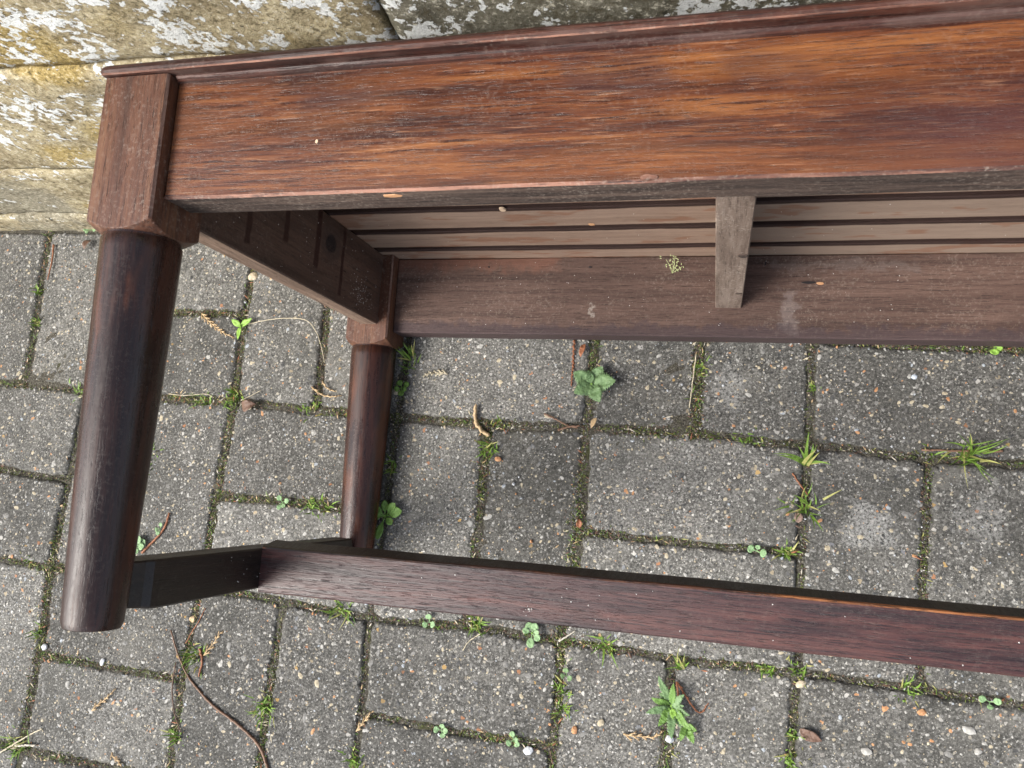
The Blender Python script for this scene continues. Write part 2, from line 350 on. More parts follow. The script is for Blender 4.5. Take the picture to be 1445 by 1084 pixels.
for j in range(-6, 1):
    for i in range(-5, 7):
        seed += 3
        if (i + j) % 2 == 0:
            paver(i, i + 1, j, j + .5, seed); paver(i, i + 1, j + .5, j + 1, seed + 1); JOINTS.append(((i, j + .5), (i + 1, j + .5)))
        else:
            paver(i, i + .5, j, j + 1, seed); paver(i + .5, i + 1, j, j + 1, seed + 1); JOINTS.append(((i + .5, j), (i + .5, j + 1)))
        JOINTS.append(((i, j), (i + 1, j))); JOINTS.append(((i, j), (i, j + 1)))
# aggregate bedded in the worn faces of the pavers
def Wn(X, Y):
    sx = np.zeros_like(X); sy = sx.copy(); sw = sx.copy()
    for a, b, ox, oy in OFF:
        w = 1 / ((X - a) ** 2 + (Y - b) ** 2 + .012) ** 1.6; sx += w * ox; sy += w * oy; sw += w
    return X * MOD + sx / sw * .001, Y * MOD + sy / sw * .001
def pmat(name, a, b, rough=.7):
    t = NT(name); n1 = t.noise(t.pos(), 420, 4); r = t.noise(t.pos(), 97, 2)
    return t.fin(t.mix(t.step(n1, .3, .7), t.mix(t.step(r, .4, .6), a, tuple(x * .72 for x in a)), b), rough, t.bump(n1, .4, .0006), .35)
A_MATS = [pmat('stone_pale', (.30, .295, .27), (.46, .45, .42)), pmat('stone_grey', (.14, .138, .128), (.25, .245, .23)), pmat('stone_cream', (.33, .28, .19), (.50, .44, .32)),
          pmat('stone_dark', (.035, .036, .036), (.09, .09, .088)), pmat('stone_orange', (.36, .17, .08), (.52, .29, .14)), pmat('stone_blue', (.25, .28, .31), (.40, .43, .46))]
PX, PY, PZ = [], [], []
for (a, b, c, d, cx, cy, tz, tx, ty) in PAV:
    if not (-.78 < cx < .80 and -.56 < cy < .22): continue
    n = int((b - a) * (d - c) * 2500); e = .018
    X, Y = Wn(rng.uniform(a + e, b - e, n), rng.uniform(c + e, d - e, n))
    PX.append(X); PY.append(Y); PZ.append(tz + (X - cx) * tx + (Y - cy) * ty)
PX, PY, PZ = map(np.concatenate, (PX, PY, PZ)); n = len(PX)
sz = np.clip(np.exp(rng.normal(math.log(.00076), .44, n)), .0003, .0034); el = rng.uniform(1.0, 1.9, n); th = rng.uniform(0, 6.283, n)
mi = rng.choice(6, n, p=[.16, .46, .15, .17, .030, .030])
Vt = np.zeros((n, 7, 3))
for k in range(6):
    r = sz * rng.uniform(.7, 1.2, n); ex = np.cos(k * 1.0472) * r * el; ey = np.sin(k * 1.0472) * r
    Vt[:, k, 0] = PX + ex * np.cos(th) - ey * np.sin(th); Vt[:, k, 1] = PY + ex * np.sin(th) + ey * np.cos(th); Vt[:, k, 2] = PZ - .0001
Vt[:, 6, 0] = PX + sz * rng.uniform(-.4, .4, n); Vt[:, 6, 1] = PY + sz * rng.uniform(-.4, .4, n); Vt[:, 6, 2] = PZ + sz * rng.uniform(.15, .5, n)
fb = (np.arange(n) * 7)[:, None, None] + np.array([[k, (k + 1) % 6, 6] for k in range(6)])[None]
me = bpy.data.meshes.new('aggregate'); me.vertices.add(n * 7); me.vertices.foreach_set('co', Vt.ravel()); nf = n * 6
me.loops.add(nf * 3); me.loops.foreach_set('vertex_index', fb.ravel().astype(np.int32)); me.polygons.add(nf)
me.polygons.foreach_set('loop_start', np.arange(nf, dtype=np.int32) * 3); me.polygons.foreach_set('loop_total', np.full(nf, 3, dtype=np.int32))
me.polygons.foreach_set('material_index', np.repeat(mi, 6).astype(np.int32)); me.update(calc_edges=True); me.validate()
ag = obj('aggregate', me, A_MATS, paving); ag['kind'] = 'stuff'
# rough sandy soil that fills the joints
nx_, ny_ = 330, 260; xs = np.linspace(-.95, 1.15, nx_); ys = np.linspace(-.95, .2065, ny_)
V = []
for y in ys:
    for x in xs: V.append((x, y, -.0026 + .0022 * nz(x * 38, y * 38) + .0016 * nz(x * 150, y * 150, 4)))
F = [(a * nx_ + b, a * nx_ + b + 1, (a + 1) * nx_ + b + 1, (a + 1) * nx_ + b) for a in range(ny_ - 1) for b in range(nx_ - 1)]
me = bpy.data.meshes.new('joint_soil'); me.from_pydata(V, [], F)
tag(smooth(obj('joint_soil', me, M_SOIL)), kind='structure')

# ------------------------------------------------------------------ stone wall
WY = .2070
wall = tag(empty('stone_wall', (0, WY, 0)), 'low wall of pale lichen covered stone blocks behind the upturned bench', 'wall')
def stone(x0, x1, z0, z1, mat, seed, proud=0.0, name='stone'):
    r = .006; nx, nz_ = max(8, int((x1 - x0) / .008)), max(4, int((z1 - z0) / .008)); V, F = [], []
    for b in range(nz_ + 1):
        for a in range(nx + 1):
            x = x0 + (x1 - x0) * a / nx; z = z0 + (z1 - z0) * b / nz_
            e = min(x - x0, x1 - x, z - z0, z1 - z); rr = max(0, 1 - e / .014)
            y = -proud + rr * rr * .0025 + .0040 * nz(x * 9, z * 9, seed) + .0018 * nz(x * 40, z * 40, seed) + .0012 * nz(x * 110, z * 110, seed)
            V.append((x, y, z))
    for b in range(nz_):
        for a in range(nx): F.append((b * (nx + 1) + a, b * (nx + 1) + a + 1, (b + 1) * (nx + 1) + a + 1, (b + 1) * (nx + 1) + a))
    rim = [a for a in range(nx + 1)] + [(b * (nx + 1) + nx) for b in range(1, nz_ + 1)] + [nz_ * (nx + 1) + a for a in range(nx - 1, -1, -1)] + [b * (nx + 1) for b in range(nz_ - 1, 0, -1)]
    base = len(V)
    for k in rim: x, y, z = V[k]; V.append((x, .28, z))
    for k in range(len(rim)): k2 = (k + 1) % len(rim); F.append((rim[k2], rim[k], base + k, base + k2))
    me = bpy.data.meshes.new(name); me.from_pydata(V, [], F); o = obj(name, me, mat, wall); smooth(o); return o
sd_ = 1
for z0, z1, cuts, pr in ((-.03, .0405, (-2.4, -1.3, -.62 - .3, 1.6, 2.8), .0015), (.042, .1675, (-2.4, -1.6, -.80, .33, 1.1, 2.0, 2.8), 0), (.1695, .336, (-2.4, -1.15, -.66, .10, .75, 1.6, 2.8), .001), (.338, .52, (-2.4, -1.5, -.72, .1165, .92, 1.9, 2.8), 0)):
    for k in range(len(cuts) - 1):
        sd_ += 1.7; g = .0008
        stone(cuts[k] + g, cuts[k + 1] - g, z0 + .0006, z1 - .0006, M_STONE_SHADE if (z0 > .33 and .0 < cuts[k] < 1) or (.15 < z0 < .2 and 0 < cuts[k] < .5) else M_STONE, sd_, pr)
mb = bmesh.new(); bmesh.ops.create_cube(mb, size=1)
for v in mb.verts: v.co = Vector((v.co.x * 5.18 + .2, .143 + v.co.y * .27, .243 + v.co.z * .546))
obj('mortar', mb, M_MORTAR, wall)
for k in range(6):   # coping
    stone(-2.4 + k * .87, -2.4 + k * .87 + .864, .524, .59, M_STONE, 40 + k, .03, 'coping')

# ------------------------------------------------------------------ bench, lying on its back on the paving
RB = [[0.9995989, -0.0283094, -0.0007962], [0.0282634, 0.9989717, -0.0354509], [0.0017990, 0.0354142, 0.9993711]]
bench = tag(empty('wooden_bench'), 'dark stained oak bench with slatted seat, tipped onto its back by the wall', 'bench')
bench.matrix_world = Matrix.Translation((-.00093, .09026, .004)) @ Matrix(RB).to_4x4()
UE = .674                                             # mirror: the far end lies outside the photograph
def BX(name, u0, u1, v0, v1, w0, w1, mats, bev=.0012, seg=2, under=None, sub=0, wear=None):
    bm = bmesh.new(); bmesh.ops.create_cube(bm, size=1)
    for v in bm.verts:
        v.co = Vector(((u0 + u1) / 2 + v.co.x * (u1 - u0), -((v0 + v1) / 2) + v.co.y * (v1 - v0), (w0 + w1) / 2 + v.co.z * (w1 - w0)))
    if under is not None:
        for f in bm.faces:
            if f.normal.y < -.5: f.material_index = under
    es = [e for e in bm.edges]
    if wear is not None:
        es1 = [e for e in bm.edges if wear(e)]
        bmesh.ops.bevel(bm, geom=es1, offset=bev * 1.1, segments=1, affect='EDGES', material=len(mats) - 1)
        es = [e for e in bm.edges if all(abs(f.normal.dot(Vector((0, 1, 0)))) > .99 or abs(f.normal.x) > .99 or abs(f.normal.z) > .99 for f in e.link_faces) and e.calc_face_angle(0) > 1]
    bmesh.ops.bevel(bm, geom=es, offset=bev, segments=seg, affect='EDGES', profile=.6)
    if sub:
        L = [e for e in bm.edges if abs((e.verts[0].co - e.verts[1].co).x) > .2]
        bmesh.ops.subdivide_edges(bm, edges=L, cuts=sub)
    return bm
def warp(bm, amp, seed, f=14):
    """slightly uneven, hand-worn surface"""
    for v in bm.verts:
        c = v.co; v.co = c + Vector((0, nz(c.x * f, c.z * f, seed), nz(c.x * f, c.y * f, seed + 9))) * amp
    return bm
low = lambda e: all(v.co.y < -.0 + 1e-4 for v in e.verts)
# front apron: face, grey raw underside, rubbed lower arris
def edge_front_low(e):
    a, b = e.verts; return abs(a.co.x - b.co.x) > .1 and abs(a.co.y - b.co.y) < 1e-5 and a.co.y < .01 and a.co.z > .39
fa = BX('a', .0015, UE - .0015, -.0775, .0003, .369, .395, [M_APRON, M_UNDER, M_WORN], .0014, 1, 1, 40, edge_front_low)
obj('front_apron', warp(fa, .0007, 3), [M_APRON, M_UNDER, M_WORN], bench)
# rear apron
def edge_none(e): return False
ra = BX('r', -.0035, UE + .0035, -.0739, .0057, .004, .030, [M_REAR], .0012, 1, None, 40)
obj('rear_apron', warp(ra, .0006, 8), M_REAR, bench)
# side aprons (inner face, lighter underside)
for a, b in ((-.034, -.015), (UE + .015, UE + .034)):
    sa = BX('s', a, b, -.0741, .0002, .034, .362, [M_SIDE, M_SEDGE], .0010, 1, 1)
    obj('side_apron', sa, [M_SIDE, M_SEDGE], bench)
# moulded lip above the front apron, plain lip behind, end boards
def profile_bar(pts, u0, u1, n=50, amp=.0005, seed=0, idx=None, round_ends=.006):
    bm = bmesh.new(); rings = []
    cw = sum(p[1] for p in pts) / len(pts); cv = sum(p[0] for p in pts) / len(pts)
    us = [u0, u0 + .0006, u0 + .002, u0 + .005] + list(np.linspace(u0 + .01, u1 - .01, n)) + [u1 - .005, u1 - .002, u1 - .0006, u1]
    for u in us:
        e = min(u - u0, u1 - u); k = 0 if e >= round_ends else (1 - math.sqrt(max(0, 1 - (1 - e / round_ends) ** 2)))
        ring = []
        for v, w in pts:
            vv = v + (cv - v) * .45 * k; ww = w + (-.0045 * k if w > cw else .0045 * k)
            ring.append(bm.verts.new((u, -(vv + amp * nz(u * 15, v * 200, seed)), ww + amp * nz(u * 15, w * 200, seed + 4))))
        rings.append(ring)
    m = len(pts)
    for a, b in zip(rings[:-1], rings[1:]):
        for i in range(m):
            f = bm.faces.new((a[i], a[(i + 1) % m], b[(i + 1) % m], b[i])); f.material_index = (idx or {}).get(i, 0)
    bm.faces.new(rings[0][::-1]); bm.faces.new(rings[-1]); bmesh.ops.recalc_face_normals(bm, faces=bm.faces)
    return bm
lipf = [(-.0777, .338), (-.0777, .4052), (-.0783, .4062), (-.0800, .4068), (-.0822, .4064), (-.0842, .4046), (-.0858, .4012), (-.0866, .396), (-.0868, .338)]
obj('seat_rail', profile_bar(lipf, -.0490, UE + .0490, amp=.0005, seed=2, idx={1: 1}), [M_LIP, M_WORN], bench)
fil = [(-.0775, .393), (-.0775, .3992), (-.0764, .3994), (-.0752, .3985), (-.0744, .3970), (-.0738, .3930)]
obj('moulding', profile_bar(fil, .0020, UE - .0020, amp=.0003, seed=5, idx={1: 0}, round_ends=.001), [M_LIP, M_ORANGE], bench)
lipr = [(-.0745, .0120), (-.0745, -.0050), (-.0760, -.0062), (-.0790, -.0062), (-.0815, -.0050), (-.0830, -.0020), (-.0835, .0120)]
obj('seat_rail', profile_bar(lipr, -.0490, UE + .0490, seed=12), M_LIP, bench)
for a, b in ((-.0490, -.0215), (UE + .0215, UE + .0490)):
    obj('seat_end', BX('e', a, b, -.0835, -.0747, .0125, .3375, None, .002, 2), M_LIP, bench)
# seat slats
for k in range(6):
    w0 = .0135 + .054 * k; bm = BX('s', -.0205, UE + .0205, -.0838, -.0742, w0, w0 + .0450, None, .0009, 1, None, 50)
    warp(bm, .0005, 20 + k, 9)
    me = bpy.data.meshes.new('slat'); lay = bm.verts.layers.float.new('edge')
    for v in bm.verts: v[lay] = (v.co.z - w0) / .0450
    bm.to_mesh(me); bm.free(); obj('slat', me, M_SLAT, bench)
# cross brace under the slats
br = BX('b', .3255, .3493, -.0739, -.0222, .0303, .3685, None, .0007, 1)
bo = obj('cross_brace', br, M_BRACE, bench)
# stretchers
def loft(rings, caps=True):
    bm = bmesh.new(); R = [[bm.verts.new(p) for p in r] for r in rings]; m = len(R[0])
    for a, b in zip(R[:-1], R[1:]):
        for i in range(m): bm.faces.new((a[i], a[(i + 1) % m], b[(i + 1) % m], b[i]))
    if caps: bm.faces.new(R[0][::-1]); bm.faces.new(R[-1])
    bmesh.ops.recalc_face_normals(bm, faces=bm.faces); return bm
for sgn, base in ((1, 0), (-1, UE)):
    rings = []
    for w, ui, uo, va, vb in ((.030, -.0245, -.0265, .229, .243), (.040, -.0225, -.029, .2245, .247), (.052, -.0175, -.0325, .2205, .2505), (.060, -.0135, -.0335, .2197, .2508), (.075, -.0118, -.0335, .2196, .2508),
                              (.20, -.0120, -.0335, .2196, .2508), (.339, -.0110, -.0335, .2197, .2506), (.345, -.0115, -.0335, .2199, .2503), (.349, -.0150, -.0330, .2203, .2499), (.356, -.0185, -.0320, .2208, .2494), (.366, -.0200, -.030, .2215, .2488), (.374, -.0205, -.028, .2222, .2480)):
        c = .0012
        pts = [(ui, va + c), (ui, vb - c), (ui - c, vb), (uo + c, vb), (uo, vb - c), (uo, va + c), (uo + c, va), (ui - c, va)]
        rings.append([(base + sgn * x, -v, w) for x, v in pts])
    obj('side_stretcher', loft(rings), M_STR_SHADE, bench)
sb = []; cs = [(.2226, .2196), (.2226, .2524), (.2217, .2533), (.2035, .2533), (.2026, .2524), (.2026, .2142), (.2036, .2140), (.2208, .2176), (.2222, .2184)]
us = np.linspace(-.0117, UE + .0117, 60)
for u in us: sb.append([(u, -(v + .0005 * nz(u * 11, 2, v * 30)), w + .0005 * nz(u * 11, w * 50)) for w, v in cs])
bm = loft(sb)
for f in bm.faces:
    c = f.calc_center_median()
    if abs(f.normal.x) < .5 and f.normal.z > .45 and f.normal.y > .2: f.material_index = 1
    elif f.normal.y > .5: f.material_index = 2  # upper face gets the darker oak, its shade painted in
obj('long_stretcher', bm, [M_STR, M_ORANGE, M_STR_SHADE], bench)
# legs: square post, scalloped shoulder, round tapering shaft
def leg(ua, wa, sgn_in, front):
    a = .0235; N = 96; vs = [-.0765, -.06, -.03, 0, .012] + list(np.linspace(.0140, .0208, 16)) + [.0211, .0214, .0219, .0228, .0244, .031] + list(np.linspace(.04, .2535, 14)) + [.2555, .2567, .2572]
    rings = []; rt, rb = .0238, .0168
    for v in vs:
        ring = []
        for k in range(N):
            th = 2 * math.pi * (k + .5) / N; cx, cz = math.cos(th), math.sin(th)
            sq = a / max(abs(cx), abs(cz)); ch = (2 * a - .0012) / (abs(cx) + abs(cz))
            if v < .0210:
                R = a * 1.42 if v < .0145 else a * 1.42 + (a - a * 1.42) * ((v - .0145) / .0063) ** 1.1
                r = min(sq, ch, R)
            elif v < .0228: r = rt - .0011
            else:
                q = (v - .0228) / (.2572 - .0228); r = rt + (rb - rt) * q - .0003 * math.sin(q * 3.1) * -2
                if v > .2540: r -= .0011 * (v - .2540) / .0032
                if v < .0244: r = rt - .0011 + .0011 * (v - .0228) / .0016
            ring.append((ua + r * cx, -v, wa + r * cz))
        rings.append(ring)
    bm = loft(rings)
    for f in bm.faces:
        c = f.calc_center_median(); v = -c.y
        f.material_index = 1 if v > .0211 else 0
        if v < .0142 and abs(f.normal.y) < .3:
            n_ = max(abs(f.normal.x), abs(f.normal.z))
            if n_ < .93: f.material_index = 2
        f.smooth = v > .0220
    return bm
for base, s in ((0, 1), (UE, -1)):
    for ua, wa, fr in ((-.0223, .3797, True), (-.0268, .0205, False)):
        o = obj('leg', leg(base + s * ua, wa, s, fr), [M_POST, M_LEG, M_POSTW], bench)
        if base == 0 and fr: o['label'] = 'near leg with a worn orange-brown square post'
# bare wood chips, dark holes and dust on the bench
def patch(name, c, n_axis, ru, rv, mat, off=.0003, seed=0, parent=bench):
    """small flat flake lying on a face of the bench; c in (u, v, w)"""
    bm = bmesh.new(); vs = []; N = 11
    for k in range(N):
        t = 2 * math.pi * k / N; r = 1 + .35 * nz(math.cos(t) * 1.3, math.sin(t) * 1.3, seed + 3.3); x, y = ru * math.cos(t) * r, rv * math.sin(t) * r
        vs.append(x); vs.append(y)
    def P(x, y, o):
        if n_axis == 'w': return (c[0] + x, -c[1] + y, c[2] + o)
        if n_axis == 'v': return (c[0] + x, -c[1] - o, c[2] + y)
        return (c[0] + o, -c[1] + y, c[2] + x)
    top = [bm.verts.new(P(vs[2 * k] * .85, vs[2 * k + 1] * .85, off)) for k in range(N)]
    bot = [bm.verts.new(P(vs[2 * k], vs[2 * k + 1], -off)) for k in range(N)]
    bm.faces.new(top)
    for k in range(N): bm.faces.new((bot[k], bot[(k + 1) % N], top[(k + 1) % N], top[k]))
    bmesh.ops.recalc_face_normals(bm, faces=bm.faces)
    return obj(name, bm, mat, parent)
t = NT('bare_oak'); q = t.noise(t.map(t.oc(), (90, 900, 900)), 1, 3); M_BARE = t.fin(t.mix(q, (.42, .20, .09), (.62, .36, .19)), .7)
t = NT('pale_bare_oak'); q = t.noise(t.map(t.oc(), (90, 900, 900)), 1, 3); M_BAREP = t.fin(t.mix(q, (.55, .38, .25), (.70, .54, .38)), .7)
t = NT('dark_hole'); M_HOLE = t.fin((.010, .007, .008), .7)
t = NT('white_dust'); M_DUST = t.fin((.72, .70, .66), .9)
patch('bare_patch', (.1485, .0003, .3885), 'v', .0062, .0023, M_BARE, .0006, 1)
patch('bare_patch', (.1485, -.0742, .1660), 'v', .0034, .0040, M_BAREP, .0006, 2)
patch('bare_patch', (.2186, -.0742, .1250), 'v', .0030, .0030, M_BARE, .0006, 4)
patch('bare_patch', (.2930, -.0020, .3950), 'w', .0050, .0018, M_WORN, .0007, 6)
patch('bare_patch', (.1016, -.0311, .3950), 'w', .0011, .0013, M_BAREP, .0006, 7)
patch('bare_patch', (.4186, -.0462, .030), 'w', .0036, .0015, M_BARE, .0006, 8)
patch('nail_hole', (.4090, -.0470, .030), 'w', .0062, .0015, M_HOLE, .0005, 9)
patch('nail_hole', (.370, -.0656, .030), 'w', .0008, .0022, M_HOLE, .0006, 10)
patch('nail_hole', (.0977, -.0643, .030), 'w', .0008, .0009, M_HOLE, .0006, 11)
patch('nail_hole', (.2034, -.0634, .030), 'w', .0020, .0010, M_HOLE, .0006, 12)
patch('knot', (.3450, -.0222, .195), 'v', .0040, .0065, M_UNDER, .0004, 13)
patch('knot', (.3455, -.0222, .085), 'v', .0030, .0030, M_UNDER, .0004, 14)
def specks(name, pts, size, mat, n_axis):
    V, F = [], []
    for (u, v, w) in pts:
        s = size * random.uniform(.5, 1.5); b = len(V)
        D = {'u': ((0, 1, 0), (0, 0, 1), (1, 0, 0)), 'w': ((1, 0, 0), (0, 1, 0), (0, 0, 1)), 'v': ((1, 0, 0), (0, 0, 1), (0, -1, 0))}[n_axis]
        c = Vector((u, -v, w)); A, B_, Nn = (Vector(d) for d in D); an = random.uniform(0, 6)
        for k in range(3):
            V.append(c + (A * math.cos(an + 2.1 * k) + B_ * math.sin(an + 2.1 * k)) * s)
        V.append(c + Nn * s * .6); F += [(b, b + 1, b + 3), (b + 1, b + 2, b + 3), (b + 2, b, b + 3)]
    me = bpy.data.meshes.new(name); me.from_pydata(V, [], F); o = obj(name, me, mat, bench); o['kind'] = 'stuff'; return o
gs = random.gauss
sp = [(-.015, gs(-.022, .009), gs(.085, .016)) for _ in range(95)] + [(-.015, random.uniform(-.072, -.004), random.uniform(.05, .33)) for _ in range(60)]
sp = [q for q in sp if .05 < q[2] < .33 and -.074 < q[1] < -.001]
specks('dust_specks', sp, .00042, M_DUST, 'u')
specks('dust_specks', [(random.uniform(-.01, .5), random.uniform(-.07, -.002), .0303) for _ in range(70)], .0004, M_DUST, 'w')
specks('dust_specks', [(random.uniform(.05, .55), random.uniform(.222, .250), .2229) for _ in range(26)] + [(gs(.205, .002), gs(.2448, .0012), .2229) for _ in range(12)], .0005, M_DUST, 'w')
specks('dust_specks', [(-.0115, random.uniform(.224, .247), random.uniform(.22, .34)) for _ in range(22)], .0004, M_DUST, 'u')
specks('dust_specks', [(random.uniform(-.01, .6), -.0740, .054 * random.randint(0, 3) + random.uniform(.02, .055)) for _ in range(60)], .0004, M_DUST, 'v')

# ------------------------------------------------------------------ greenery and litter
def leafm(name, a, b, vein=None):
    t = NT(name); o = t.pos(); n1 = t.noise(o, 160, 3); n2 = t.noise(o, 900, 2)
    c = t.mix(n1, a, b); c = t.mix(t.step(n2, .5, .8, 0, .4), c, tuple(min(1, x * 1.7) for x in b))
    t.fin(c, .5, t.bump(n1, .9, .0025, t.bump(n2, .5, .0006)), .35)
    t.b.inputs['Subsurface Weight'].default_value = 0.0
    return t.m
M_LF = leafm('leaf_green', (.085, .17, .035), (.16, .29, .06)); M_LB = leafm('leaf_bright', (.16, .32, .04), (.28, .46, .09))
M_LD = leafm('leaf_dull', (.085, .165, .065), (.19, .29, .13)); M_LP = leafm('leaf_pale', (.15, .27, .12), (.25, .38, .19))
M_GR = leafm('grass_green', (.085, .17, .022), (.19, .30, .05)); M_GY = leafm('grass_yellow', (.24, .26, .07), (.40, .38, .14))
M_MOSS = leafm('moss', (.060, .085, .020), (.14, .17, .040)); M_MOSSD = leafm('moss_dark', (.020, .021, .011), (.055, .055, .025))
M_TAN = leafm('dead_tan', (.36, .24, .12), (.56, .42, .25)); M_RED = leafm('dead_red', (.20, .075, .035), (.38, .16, .08))
M_TWIG = leafm('twig_brown', (.10, .055, .035), (.24, .14, .09)); M_STRAW = leafm('straw', (.42, .36, .24), (.60, .54, .40))
M_BRN = leafm('dead_brown', (.085, .05, .035), (.17, .10, .07)); M_CREAM = leafm('crumb_cream', (.40, .36, .28), (.62, .58, .50))
def leaf_bm(L, Wd, kind='oval', curl=.15, fold=.18, seed=0, thick=.00022):
    n = 12 if kind != 'serrate' else 22; bm = bmesh.new(); rows = []
    for i in range(n + 1):
        s = i / n
        if kind == 'oval': w = Wd * .5 * math.sin(math.pi * min(1, s ** .8)) ** .8 if 0 < s < 1 else .0
        elif kind == 'spoon': w = Wd * .5 * (.16 + .84 * max(0, math.sin(math.pi * max(0, (s - .30) / .70))) ** .7) if s < 1 else 0
        elif kind == 'round': w = Wd * .5 * (.12 if s < .35 else math.sqrt(max(0, 1 - ((s - .68) / .33) ** 2)))
        else:
            w = Wd * .5 * (.14 if s < .15 else math.sin(math.pi * min(1, ((s - .05) / .95) ** .85)) ** .75) * (1 + (.24 if i % 2 else -.20)) if 0 < s < 1 else 0
        z = curl * L * (math.sin(s * math.pi * .75) * .6) + .0006 * nz(s * 7, seed)
        y = .06 * L * nz(s * 2, seed, 4)
        rows.append([(s * L, y + k * w, z + fold * abs(k) * w + .04 * w * nz(s * 9, k, seed)) for k in (-1, -.5, 0, .5, 1)])
    top = [[bm.verts.new(p) for p in r] for r in rows]; bot = [[bm.verts.new((p[0], p[1], p[2] - thick)) for p in r] for r in rows]
    for i in range(n):
        for k in range(4):
            bm.faces.new((top[i][k], top[i + 1][k], top[i + 1][k + 1], top[i][k + 1])); bm.faces.new((bot[i][k + 1], bot[i + 1][k + 1], bot[i + 1][k], bot[i][k]))
        bm.faces.new((top[i][0], bot[i][0], bot[i + 1][0], top[i + 1][0])); bm.faces.new((top[i][4], top[i + 1][4], bot[i + 1][4], bot[i][4]))
    return bm
def tube_bm(pts, r0, r1=None, n=6, wob=0.0, seed=0):
    r1 = r0 if r1 is None else r1; rings = []; P = [Vector(p) for p in pts]
    for i, p in enumerate(P):
        t = (P[min(i + 1, len(P) - 1)] - P[max(i - 1, 0)]).normalized(); a = t.cross(Vector((0, 0, 1)))
        if a.length < 1e-3: a = Vector((1, 0, 0))
        a.normalize(); b = t.cross(a); s = i / max(1, len(P) - 1); r = (r0 + (r1 - r0) * s) * (1 + wob * nz(i * 1.3, seed))
        rings.append([p + (a * math.cos(2 * math.pi * k / n) + b * math.sin(2 * math.pi * k / n)) * r for k in range(n)])
    return loft(rings)
def curve_pts(ctrl, n=8):
    """Catmull-Rom through control points"""
    P = [Vector(c) for c in ctrl]; P = [P[0] * 2 - P[1]] + P + [P[-1] * 2 - P[-2]]; out = []
    for i in range(1, len(P) - 2):
        for k in range(n):
            s = k / n; a, b, c, d = P[i - 1], P[i], P[i + 1], P[i + 2]
            out.append(.5 * ((2 * b) + (c - a) * s + (2 * a - 5 * b + 4 * c - d) * s * s + (3 * b - a - 3 * c + d) * s ** 3))
    out.append(P[-2]); return out
def join_bm(dst, src, mtx=None, mi=0):
    m = {}
    for v in src.verts: m[v] = dst.verts.new(mtx @ v.co if mtx else v.co)
    for f in src.faces:
        try: g = dst.faces.new([m[v] for v in f.verts]); g.material_index = mi; g.smooth = True
        except ValueError: pass
    src.free()
def weed(name, px, py, leaves, mat, label, cat='weed', z=.0005, kind='oval', centre=None, sun=None, lift=.25):
    """leaves: (direction in the picture in degrees, length mm, width mm)"""
    g = G(px, py); root = tag(empty(name, (g.x, g.y, z)), label, cat)
    for i, lf in enumerate(leaves):
        ang, L, Wd = lf[:3]; m = lf[3] if len(lf) > 3 else mat
        bm = leaf_bm(L * .001, Wd * .001, kind, curl=random.uniform(.08, .25), seed=px + i)
        o = smooth(obj('leaf', bm, m, root)); o.rotation_euler = (random.uniform(-.15, .15), -random.uniform(.5, 1.2) * lift, math.radians(ang)); o.location = (0, 0, .001 + .0004 * i)
    if centre:
        bm = bmesh.new(); bmesh.ops.create_icosphere(bm, subdivisions=1, radius=centre * .001); o = smooth(obj('bud', bm, M_LB, root)); o.location = (0, 0, .003)
    return root
def tuft(px, py, n, L, spread, label, mats=(M_GR, M_GY), z=-.003, cat='grass tuft', name='grass_tuft', bias=None, w=.0019, rad=.003):
    g = G(px, py); bm = bmesh.new()
    for i in range(n):
        a = random.uniform(0, 2 * math.pi) if bias is None else math.radians(gs(bias, 45)); l = L * 1.2 * random.uniform(.45, 1.1) * .001; le = random.uniform(.25, 1) * spread
        x, y = gs(0, rad), gs(0, rad * .8); K = 6; prev = None; ww = w * random.uniform(.6, 1.2)
        side = Vector((-math.sin(a), math.cos(a), 0)); twist = random.uniform(-.5, .5)
        for k in range(K + 1):
            s = k / K; out = l * (s * math.sin(le) + .25 * s * s * le); h = l * s * math.cos(le) * (1 - .45 * s * le); ax = a + twist * s
            c = Vector((x + out * math.cos(ax), y + out * math.sin(ax), max(h, .0006))); wd = ww * (1 - s ** 2.2) * .5 + .00004
            cur = [bm.verts.new(c - side * wd), bm.verts.new(c + Vector((0, 0, -.0002))), bm.verts.new(c + side * wd)]
            if prev:
                mi = 0 if i % 5 else 1
                for q in range(2):
                    f = bm.faces.new((prev[q], prev[q + 1], cur[q + 1], cur[q])); f.material_index = mi; f.smooth = True
            prev = cur
    o = obj(name, bm, list(mats)); o.location = (g.x, g.y, z); return tag(o, label, cat)
def sprig(pts_px, label, mat=M_TAN, bl=.006, z=.0015, name='dead_conifer_sprig', cat='dead sprig', r=.0009, step=.0026):
    bl *= 1.15
    P = [G(x, y, z) for x, y in pts_px]; o0 = P[0].copy(); pts = curve_pts([p - o0 for p in P], 7)
    for i, p in enumerate(pts): p.z += .0012 * math.sin(i * .5)
    bm = bmesh.new(); join_bm(bm, tube_bm(pts, r, r * .5, 5))
    acc = 0; sgn = 1; tot = sum((b - a).length for a, b in zip(pts[:-1], pts[1:])); run = 0
    for a, b in zip(pts[:-1], pts[1:]):
        seg = (b - a).length; acc += seg; run += seg
        if acc > step:
            acc = 0; sgn = -sgn; d = (b - a).normalized(); s = run / tot; l = bl * (1.05 - .75 * s) * random.uniform(.7, 1.15)
            n_ = Vector((-d.y, d.x, 0)) * sgn; e = a + (d * .75 + n_ * .6).normalized() * l; m1 = (a + e) / 2 + Vector((0, 0, .0005)) + d * l * .06
            join_bm(bm, tube_bm([a, m1, e], r * 1.15, r * .35, 4))
            if l > .004: join_bm(bm, tube_bm([m1, m1 + (d + n_ * .1).normalized() * l * .4], r * .9, r * .3, 4))
    o = obj(name, bm, mat); o.location = o0; return tag(o, label, cat)
